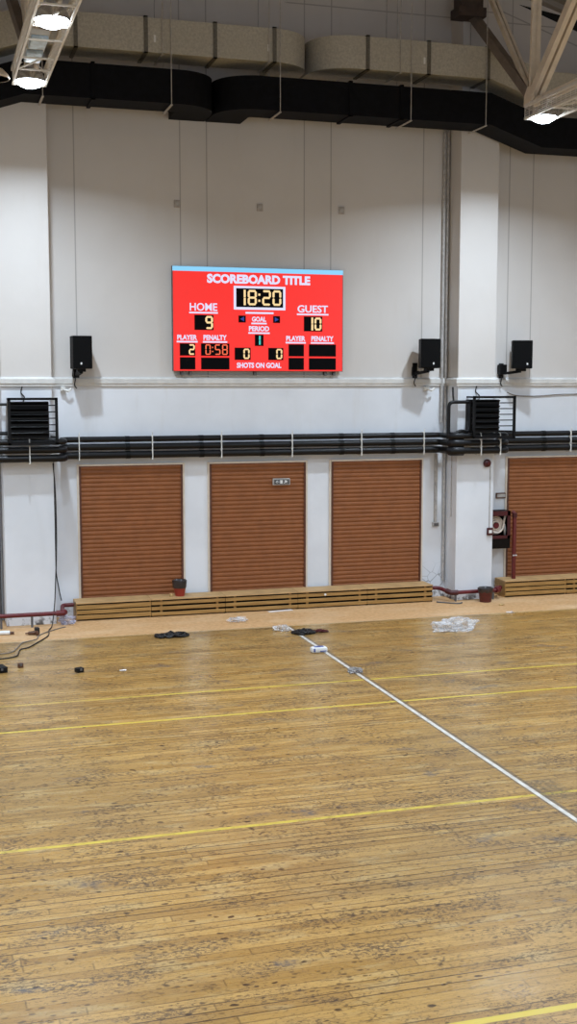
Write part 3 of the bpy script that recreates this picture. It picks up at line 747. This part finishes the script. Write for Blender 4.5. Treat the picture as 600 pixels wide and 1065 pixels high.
for k, r in enumerate((.075, .115, .155)):
    m.tube([(hc[0]+r*math.cos(a), -.16+.012*k, hc[1]+r*math.sin(a)*1.05) for a in [2*PI*i/24 for i in range(24)]], .021, 8, True)
m.tube(smooth_path([(10.30, -.17, 1.22), (10.40, -.20, 1.20), (10.50, -.20, 1.28), (10.53, -.19, 1.42), (10.56, -.18, 1.52)]), .02, 8)
ho = m.build('hose', cream_m, t, True); ho['label'] = 'cream coiled hose'
MB().tube([(10.56, -.17, 1.15), (10.56, -.17, 1.24), (10.56, -.17, 1.30), (10.56, -.17, 1.36)], [.018, .03, .022, .012], 10).build('nozzle', chrome_m, ho, True)['label'] = 'chrome nozzle'
m = MB().lathe([(0, -.03), (.055, -.03), (.055, .03), (0, .03)], (0, 0, 0), 16)
for v in m.b.verts: v.co = Vector((hc[0]+v.co.x, -.17+v.co.z, hc[1]+v.co.y))
m.build('reel_hub', red_m, ho, True)
t = thing('fire_riser', 'upright dark red pipe at the right side of the fire hose cabinet', 'pipe', (10.69, -.2, .318))
MB().tube([(10.70, -.29, .318), (10.70, -.29, 1.53), (10.70, -.27, 1.58), (10.66, -.25, 1.60)], .040, 12).build('pipe', rbrown_m, t, True)
m = MB()
for k in range(4): m.box(10.665+k*.022, 10.677+k*.022, -.334, -.285, .76, .785)
m.build('clamp', white_m, t)['label'] = 'white clamp'
MB().tube([(10.70, -.29, 1.50), (10.70, -.29, 1.58)], .048, 12).build('coupling', maroon_m, t, True)
t = thing('wall_sign', 'small grey and red-brown sign above the fire hose cabinet', 'sign', (10.53, 0, 1.89))
MB().box(10.435, 10.645, -.03, 0, 1.84, 1.945, .006).build('board', brownp_m, t); MB().box(10.455, 10.625, -.036, -.028, 1.862, 1.924).build('face', grey_m, t)
t = thing('alarm_bell', 'dark red fire alarm bell near the top of the right pilaster', 'alarm', (9.99, -.5, 2.555))
def face_lathe(prof, x, y, z, n=18):
    m = MB().lathe(prof, (0, 0, 0), n)
    for v in m.b.verts: v.co = Vector((x+v.co.x, y-v.co.z, z+v.co.y))
    return m
face_lathe([(.055, 0), (.075, .02), (.070, .055), (.045, .075), (0, .08)], 9.99, -.5, 2.555).build('gong', maroon_m, t, True)
face_lathe([(.02, .078), (.018, .10), (0, .10)], 9.99, -.5, 2.555).build('striker_cap', red_m, t, True)
t = thing('fire_call_point', 'red square fire call point on the right pilaster edge', 'alarm', (10.07, -.5, 1.275))
MB().box(10.015, 10.130, -.545, -.5, 1.205, 1.345, .008).build('case', maroon_m, t); MB().box(10.04, 10.105, -.552, -.543, 1.245, 1.305, .003).build('press_plate', white_m, t)['label'] = 'white press plate'
tag(MB().box(10.058, 10.076, -.512, -.499, 1.345, 2.50).build('conduit_strip', grey_m), 'thin pale conduit from the alarm bell down to the call point', 'conduit')
t = thing('exit_sign', 'small white exit sign with pictograms on the second shutter', 'sign', (6.14, -.04, 2.26))
MB().box(5.985, 6.305, -.085, -.035, 2.205, 2.325, .008).build('housing', grey_m, t)
MB().box(6.0, 6.29, -.089, -.084, 2.22, 2.31).build('face', dgrey_m, t)
text_mesh('\u2190', 6.03, 6.10, 2.24, 2.29, -.094, white_m, 'pictogram', t, .03)
m = MB(); m.box(6.115, 6.16, -.094, -.089, 2.235, 2.295); m.build('pictogram', white_m, t)
m = MB(); m.prism([(6.185, 2.24), (6.205, 2.262), (6.20, 2.285), (6.22, 2.297), (6.235, 2.282), (6.255, 2.275), (6.235, 2.262), (6.25, 2.24), (6.228, 2.25), (6.215, 2.26), (6.20, 2.235)], 'y', -.094, -.089); m.build('pictogram', white_m, t)
# red sprinkler pipes
t = thing('red_floor_pipe', 'red water pipe low across the left pilaster on a short leg', 'pipe', (1.6, -.75, 0))
MB().tube(round_path([(-6, -.78, .215), (2.12, -.78, .212), (2.16, -.40, .225), (2.18, -.27, .25), (2.37, -.27, .25)], .08), .036, 12).build('pipe', red_m, t, True)
for x in (1.62, 1.12): MB().box(x-.018, x+.018, -.80, -.76, 0, .19).build('support_leg', dgrey_m, t)
MB().tube([(2.02, -.78, .212), (2.14, -.78, .213), (2.165, -.72, .215)], .05, 12).build('elbow', red_m, t, True)
t = thing('red_floor_pipe', 'red water pipe wrapping the foot of the right pilaster', 'pipe', (9.7, -.6, 0))
MB().tube(round_path([(8.96, -.32, .225), (9.14, -.33, .225), (9.27, -.60, .165), (10.22, -.60, .172), (10.29, -.36, .175), (10.41, -.36, .175)], .09), .036, 12).build('pipe', red_m, t, True)
MB().tube([(9.22, -.50, .19), (9.27, -.59, .166), (9.40, -.60, .166)], .05, 12).build('elbow', maroon_m, t, True)
MB().tube([(10.18, -.60, .172), (10.25, -.57, .172), (10.30, -.46, .174)], .052, 12).build('elbow', red_m, t, True)
for x in (9.36, 10.12): MB().box(x-.015, x+.015, -.615, -.585, 0, .15).build('support_leg', dgrey_m, t)

# ------------------------------------------------------------------ CONDUITS AND WALL CABLES
tag(MB().box(9.155, 9.205, -.05, 0, 1.43, 2.72).build('cable_trunking', grey_m), 'grey cable trunking on the pier left of the right pilaster', 'conduit')
t = thing('socket_box', 'small grey socket box at the foot of the trunking by the right pilaster', 'socket', (9.18, 0, 1.39)); MB().box(9.12, 9.25, -.06, 0, 1.345, 1.425, .008).build('box', grey_m, t); MB().box(9.14, 9.23, -.068, -.058, 1.36, 1.41, .004).build('flap', dgrey_m, t)
tag(MB().tube([(9.27, -.035, 3.3), (9.27, -.035, 8.6)], .028, 8).build('conduit_pipe', grey_m, None, True), 'pale vertical conduit in the corner of the right pilaster, nearer the scoreboard', 'conduit')
tag(MB().tube([(9.345, -.04, .30), (9.345, -.04, 8.6)], .024, 8).build('conduit_pipe', grey_m, None, True), 'slimmer vertical conduit tight in the corner of the right pilaster', 'conduit')
tag(MB().tube([(9.382, -.29, 1.55), (9.382, -.29, 2.85)], .012, 6).build('side_conduit', grey_m, None, True), 'thin conduit on the left flank of the right pilaster', 'conduit')
tag(MB().tube([(1.13, -.06, .0), (1.13, -.06, 3.95)], .05, 10).build('shade_pipe', dgrey_m, None, True), 'dark grey vertical pipe added for the shaded strip at the left edge beside the left pilaster', 'pipe')  # added dark upright, stands in for the shade on the pilaster's left side
tag(MB().tube(smooth_path([(10.60, -.075, 3.86), (10.8, -.03, 3.80), (11.15, -.02, 3.785), (11.5, -.02, 3.80), (11.9, -.02, 3.82), (13.5, -.02, 3.84)]), .010, 6).build('wall_cable', gcable_m, None, True), 'grey cable sagging along the wall under the ledge at the right', 'cable')
for x, w in ((2.30, 'beside the left loudspeaker'), (8.97, 'beside the middle loudspeaker')):
    t = thing('cable_bracket', 'small white cable bracket under the ledge '+w, 'bracket', (x, 0, 3.93), 'white cable brackets under the ledge')
    MB().box(x-.06, x+.02, -.10, 0, 3.90, 3.975, .012).build('mount', clip_m, t); MB().tube([(x-.02, -.09, 3.93), (x+.06, -.13, 3.90), (x+.12, -.12, 3.94)], .022, 8).build('arm', clip_m, t, True)

# ------------------------------------------------------------------ POTS
def pot(name, label, x, y, z, r0, r1, h, mp, mb, liner):
    t = thing(name, label, 'pot', (x, y, z), 'red pots lined with dark bags')
    MB().lathe([(r0, 0), (r1*.97, h*.62), (r1, h*.64), (r1, h*.74), (r1*.9, h*.74), (r0*.9, .02), (0, .02)], (x, y, z), 24).build('pot_body', mp, t, True)
    wob = lambda k, zz: .05*math.sin(k*1.9)+.03*math.sin(k*3.7+zz*40)
    MB().lathe([(r1*1.0, h*liner), (r1*1.07, h*(liner+.1)), (r1*1.12, h*.86), (r1*1.1, h*.97), (r1*1.0, h), (r1*.85, h*.93), (r1*.7, h*.8), (0, h*.72)], (x, y, z), 24, wob).build('bin_liner', mb, t, True)
pot('lined_pot', 'red pot with a dark bag over its rim, on the slatted cover', 4.215, -.30, .318, .082, .112, .285, pot_m, bag_m, .50)
pot('lined_pot', 'dark red ribbed pot with a dark rim on the floor by the right pilaster', 9.88, -.78, 0, .105, .128, .27, potdk_m, bag_m, .66)
tag(MB().obox((4.055, -.34, .345), .05, .06, .05, Matrix.Rotation(.3, 3, 'Z'), .008).build('small_carton', tanp_m), 'tiny tan carton beside the red pot on the cover', 'box')
t = thing('wall_socket', 'tiny round white cap on the slatted cover under the white pier', 'cap', (6.84, -.503, .24)); face_lathe([(.02, 0), (.022, .008), (.012, .014), (0, .014)], 6.84, -.5015, .24, 12).build('cap', white_m, t, True)

# ------------------------------------------------------------------ LOOSE THINGS ON THE FLOOR
def crumple(name, mat, label, cat, cx, cy, sx, sy, sz, seed, rz=0, sub=4, amp=.55):
    b = MB(); bmesh.ops.create_icosphere(b.b, subdivisions=sub, radius=1)
    R = Matrix.Rotation(rz, 3, 'Z'); S = Vector((seed*3.1, seed*1.7, seed*.9))
    for v in b.b.verts:
        n1 = noise.noise(v.co*1.6+S); n2 = noise.noise(v.co*4.1+S); n3 = abs(noise.noise(v.co*7.5+S))
        v.co *= 1+amp*n1+amp*.6*n2-amp*.5*n3
    zmin = min(v.co.z for v in b.b.verts)
    for v in b.b.verts:
        p = R @ Vector((v.co.x*sx, v.co.y*sy, 0)); v.co = Vector((cx+p.x, cy+p.y, max(.001, (v.co.z*.9+.55)*sz)))
    o = b.build(name, mat); return tag(o, label, cat)
o = crumple('plastic_bag', film_m, 'large crumpled clear plastic bag on the floor before the right pilaster', 'bag', 8.27, -2.98, .40, .22, .13, 3.3, .18)
crumple('plastic_scrap', film_m, 'crumpled clear plastic on the hardboard strip below the second shutter', 'plastic', 4.99, -1.27, .20, .13, .05, 5.1, .1, 3)
crumple('plastic_wrap', film_m, 'small clear plastic wrapper at the wall end of the white line', 'plastic', 5.52, -2.18, .13, .14, .06, 8.7, .6, 3)
crumple('plastic_sheeting', bfilm_m, 'bluish crumpled sheeting in the corner by the closed cover', 'plastic', 2.22, -.62, .13, .22, .10, 2.2, .4, 3)
crumple('grey_wrapper', gfilm_m, 'grey crumpled wrapper lying across the white line', 'plastic', 5.70, -5.28, .12, .10, .045, 6.4, .3, 3)
def tangle(name, mat, label, cx, cy, lx, ly, turns, seed, r=.012, lz=.05):
    rnd = random.Random(seed); pts = []
    for k in range(turns*7):
        a = k*2*PI/7; u = k/(turns*7)
        pts.append((cx+(u-.5)*lx*.8+math.cos(a)*lx*.22*(.6+rnd.random()*.6), cy+math.sin(a)*ly*.5*(.5+rnd.random()*.7), r+lz*rnd.random()*math.sin(PI*min(1, max(.05, u)))))
    o = MB().tube(smooth_path(pts, 4), r, 6).build(name, mat, None, True)
    return tag(o, label, 'cable')
tangle('coiled_cable', cable_m, 'black coiled cable bundle on the floor left of the white line', 3.69, -2.16, .50, .26, 9, 4, .015)
tangle('coiled_cable', cable_m, 'black cable heap at the wall end of the white line', 5.80, -2.54, .34, .26, 10, 5, .015)
tangle('coiled_strap', maroon_m, 'dark red strap coil touching the black cable heap', 6.08, -2.53, .26, .14, 5, 6, .012, .03)
t = thing('wipes_pack', 'white soft packet with blue print lying on the white line', 'packet', (5.60, -3.92, 0))
m = MB().box(5.475, 5.725, -3.99, -3.85, 0, .085, .028); m.build('pouch', white_m, t, True)
m = MB(); m.box(5.53, 5.67, -3.955, -3.885, .083, .0885); m.box(5.50, 5.525, -3.9915, -3.86, .02, .07); m.box(5.60, 5.70, -3.9915, -3.985, .02, .035); m.build('print', blue_m, t)['label'] = 'blue print'
t = thing('plastic_tube', 'white plastic tube lying on the hardboard strip at the left edge', 'tube', (1.0, -1.25, 0))
MB().tube([(.55, -1.22, .036), (1.225, -1.29, .036)], .036, 12).build('tube', white_m, t, True); MB().tube([(1.225, -1.29, .030), (1.29, -1.297, .030)], .022, 10).build('end_cap', brownp_m, t, True)
t = thing('cordless_drill', 'dark brown hand drill lying on the hardboard strip by the left pilaster', 'drill', (1.57, -1.40, 0))
MB().tube([(1.46, -1.43, .035), (1.50, -1.42, .035), (1.51, -1.42, .035), (1.60, -1.41, .035), (1.66, -1.41, .035)], [.012, .012, .028, .033, .030], 10).build('body', brownp_m, t, True)
MB().bar((1.635, -1.41, .035), (1.645, -1.53, .032), .045, .05).build('grip', brownp_m, t); MB().obox((1.648, -1.36, .055), .075, .09, .11, Matrix.Rotation(.1, 3, 'Z'), .01).build('battery', cable_m, t)
def case(label, x, y, w, d, h, rz, mat):
    t = thing('small_case', label, 'box', (x, y, 0)); R = Matrix.Rotation(rz, 3, 'Z')
    MB().obox((x, y, h*.36), w, d, h*.72, R, .008).build('body', mat, t); MB().obox((x, y, h*.86), w*1.03, d*1.03, h*.28, R, .008).build('lid', mat, t)
    p = Vector((x, y, h*.7))+R @ Vector((0, -d/2-.006, 0)); MB().obox(p, .03, .012, .03, R).build('latch', dgrey_m, t)
case('black box on the floor cut by the left edge', .91, -3.80, .17, .24, .075, .25, steel_m)
case('smallest dark box on the boards, near the left edge', 1.215, -3.64, .075, .07, .065, .1, brownp_m)
case('dark little box on the boards, below the closed radiator cover', 1.985, -4.15, .105, .10, .06, .35, steel_m)
m = MB().obox((2.585, -4.25, .007), .095, .045, .003, Matrix.Rotation(-.1, 3, 'Z')); m.obox((2.60, -4.245, .0105), .06, .04, .003, Matrix.Rotation(.15, 3, 'Z'))
tag(m.build('paper_slip', paper_m), 'pale pink paper slip alone on the boards at the left', 'paper')
m = MB().obox((5.97, -.59, .006), .46, .10, .004, Matrix.Rotation(.16, 3, 'Z')); tag(m.build('paper_strip', paper_m), 'long white paper strip at the foot of the slatted covers', 'paper')
tag(MB().obox((9.99, -1.22, .014), .10, .05, .026, Matrix.Rotation(.5, 3, 'Z'), .006).build('wood_chip', tanp_m), 'tan wood chip on the hardboard before the dark red pot', 'chip')
m = MB(); m.obox((9.80, -1.90, .010), .11, .06, .012, Matrix.Rotation(-.4, 3, 'Z'), .003); m.obox((9.85, -1.93, .02), .05, .04, .01, Matrix.Rotation(.6, 3, 'Y'), .002)
tag(m.build('paper_scrap', paper_m), 'white crumpled scrap at the strip edge, right of the clear bag', 'paper')
# cables from the left heater down to the floor
p = smooth_path([(2.02, -.72, 2.72), (2.055, -.69, 2.2), (2.06, -.66, 1.4), (2.03, -.67, .75), (2.0, -.72, .35), (1.93, -.95, .05), (1.86, -1.15, .012), (1.80, -1.60, .012), (1.60, -2.05, .012), (1.434, -2.375, .012), (1.30, -2.50, .012), (1.221, -2.90, .012), (1.10, -3.02, .012), (.99, -3.054, .012), (.95, -3.08, .012)])
tag(MB().tube(p, .010, 6).build('hanging_cable', cable_m, None, True), 'black cable hanging down the left pilaster and trailing over the floor', 'cable')
p = smooth_path([(2.10, -.13, 2.78), (2.10, -.02, 2.6), (2.11, -.012, 1.6), (2.10, -.012, .9), (2.14, -.14, .5), (2.17, -.20, .32)])
tag(MB().tube(p, .009, 6).build('thin_cable', cable_m, None, True), 'thin dark cable hanging on the pier just right of the left pilaster', 'cable')
p = smooth_path([(2.15, -.95, .01), (2.04, -1.035, .01), (1.80, -1.30, .01), (1.653, -1.56, .01), (1.60, -1.80, .01), (1.40, -1.98, .01), (1.343, -2.061, .01), (1.25, -2.40, .01), (1.157, -2.638, .01), (.98, -2.72, .01), (.5, -2.80, .01)])
tag(MB().tube(p, .009, 6).build('floor_cable', gcable_m, None, True), 'grey cable wandering over the floor from the bluish sheeting', 'cable')
p = smooth_path([(8.98, -.60, .012), (9.10, -.72, .012), (9.30, -.86, .012), (9.40, -.80, .012)])
tag(MB().tube(p, .014, 6).build('floor_lead', dgrey_m, None, True), 'short dark lead on the floor at the foot of the right pilaster', 'cable')
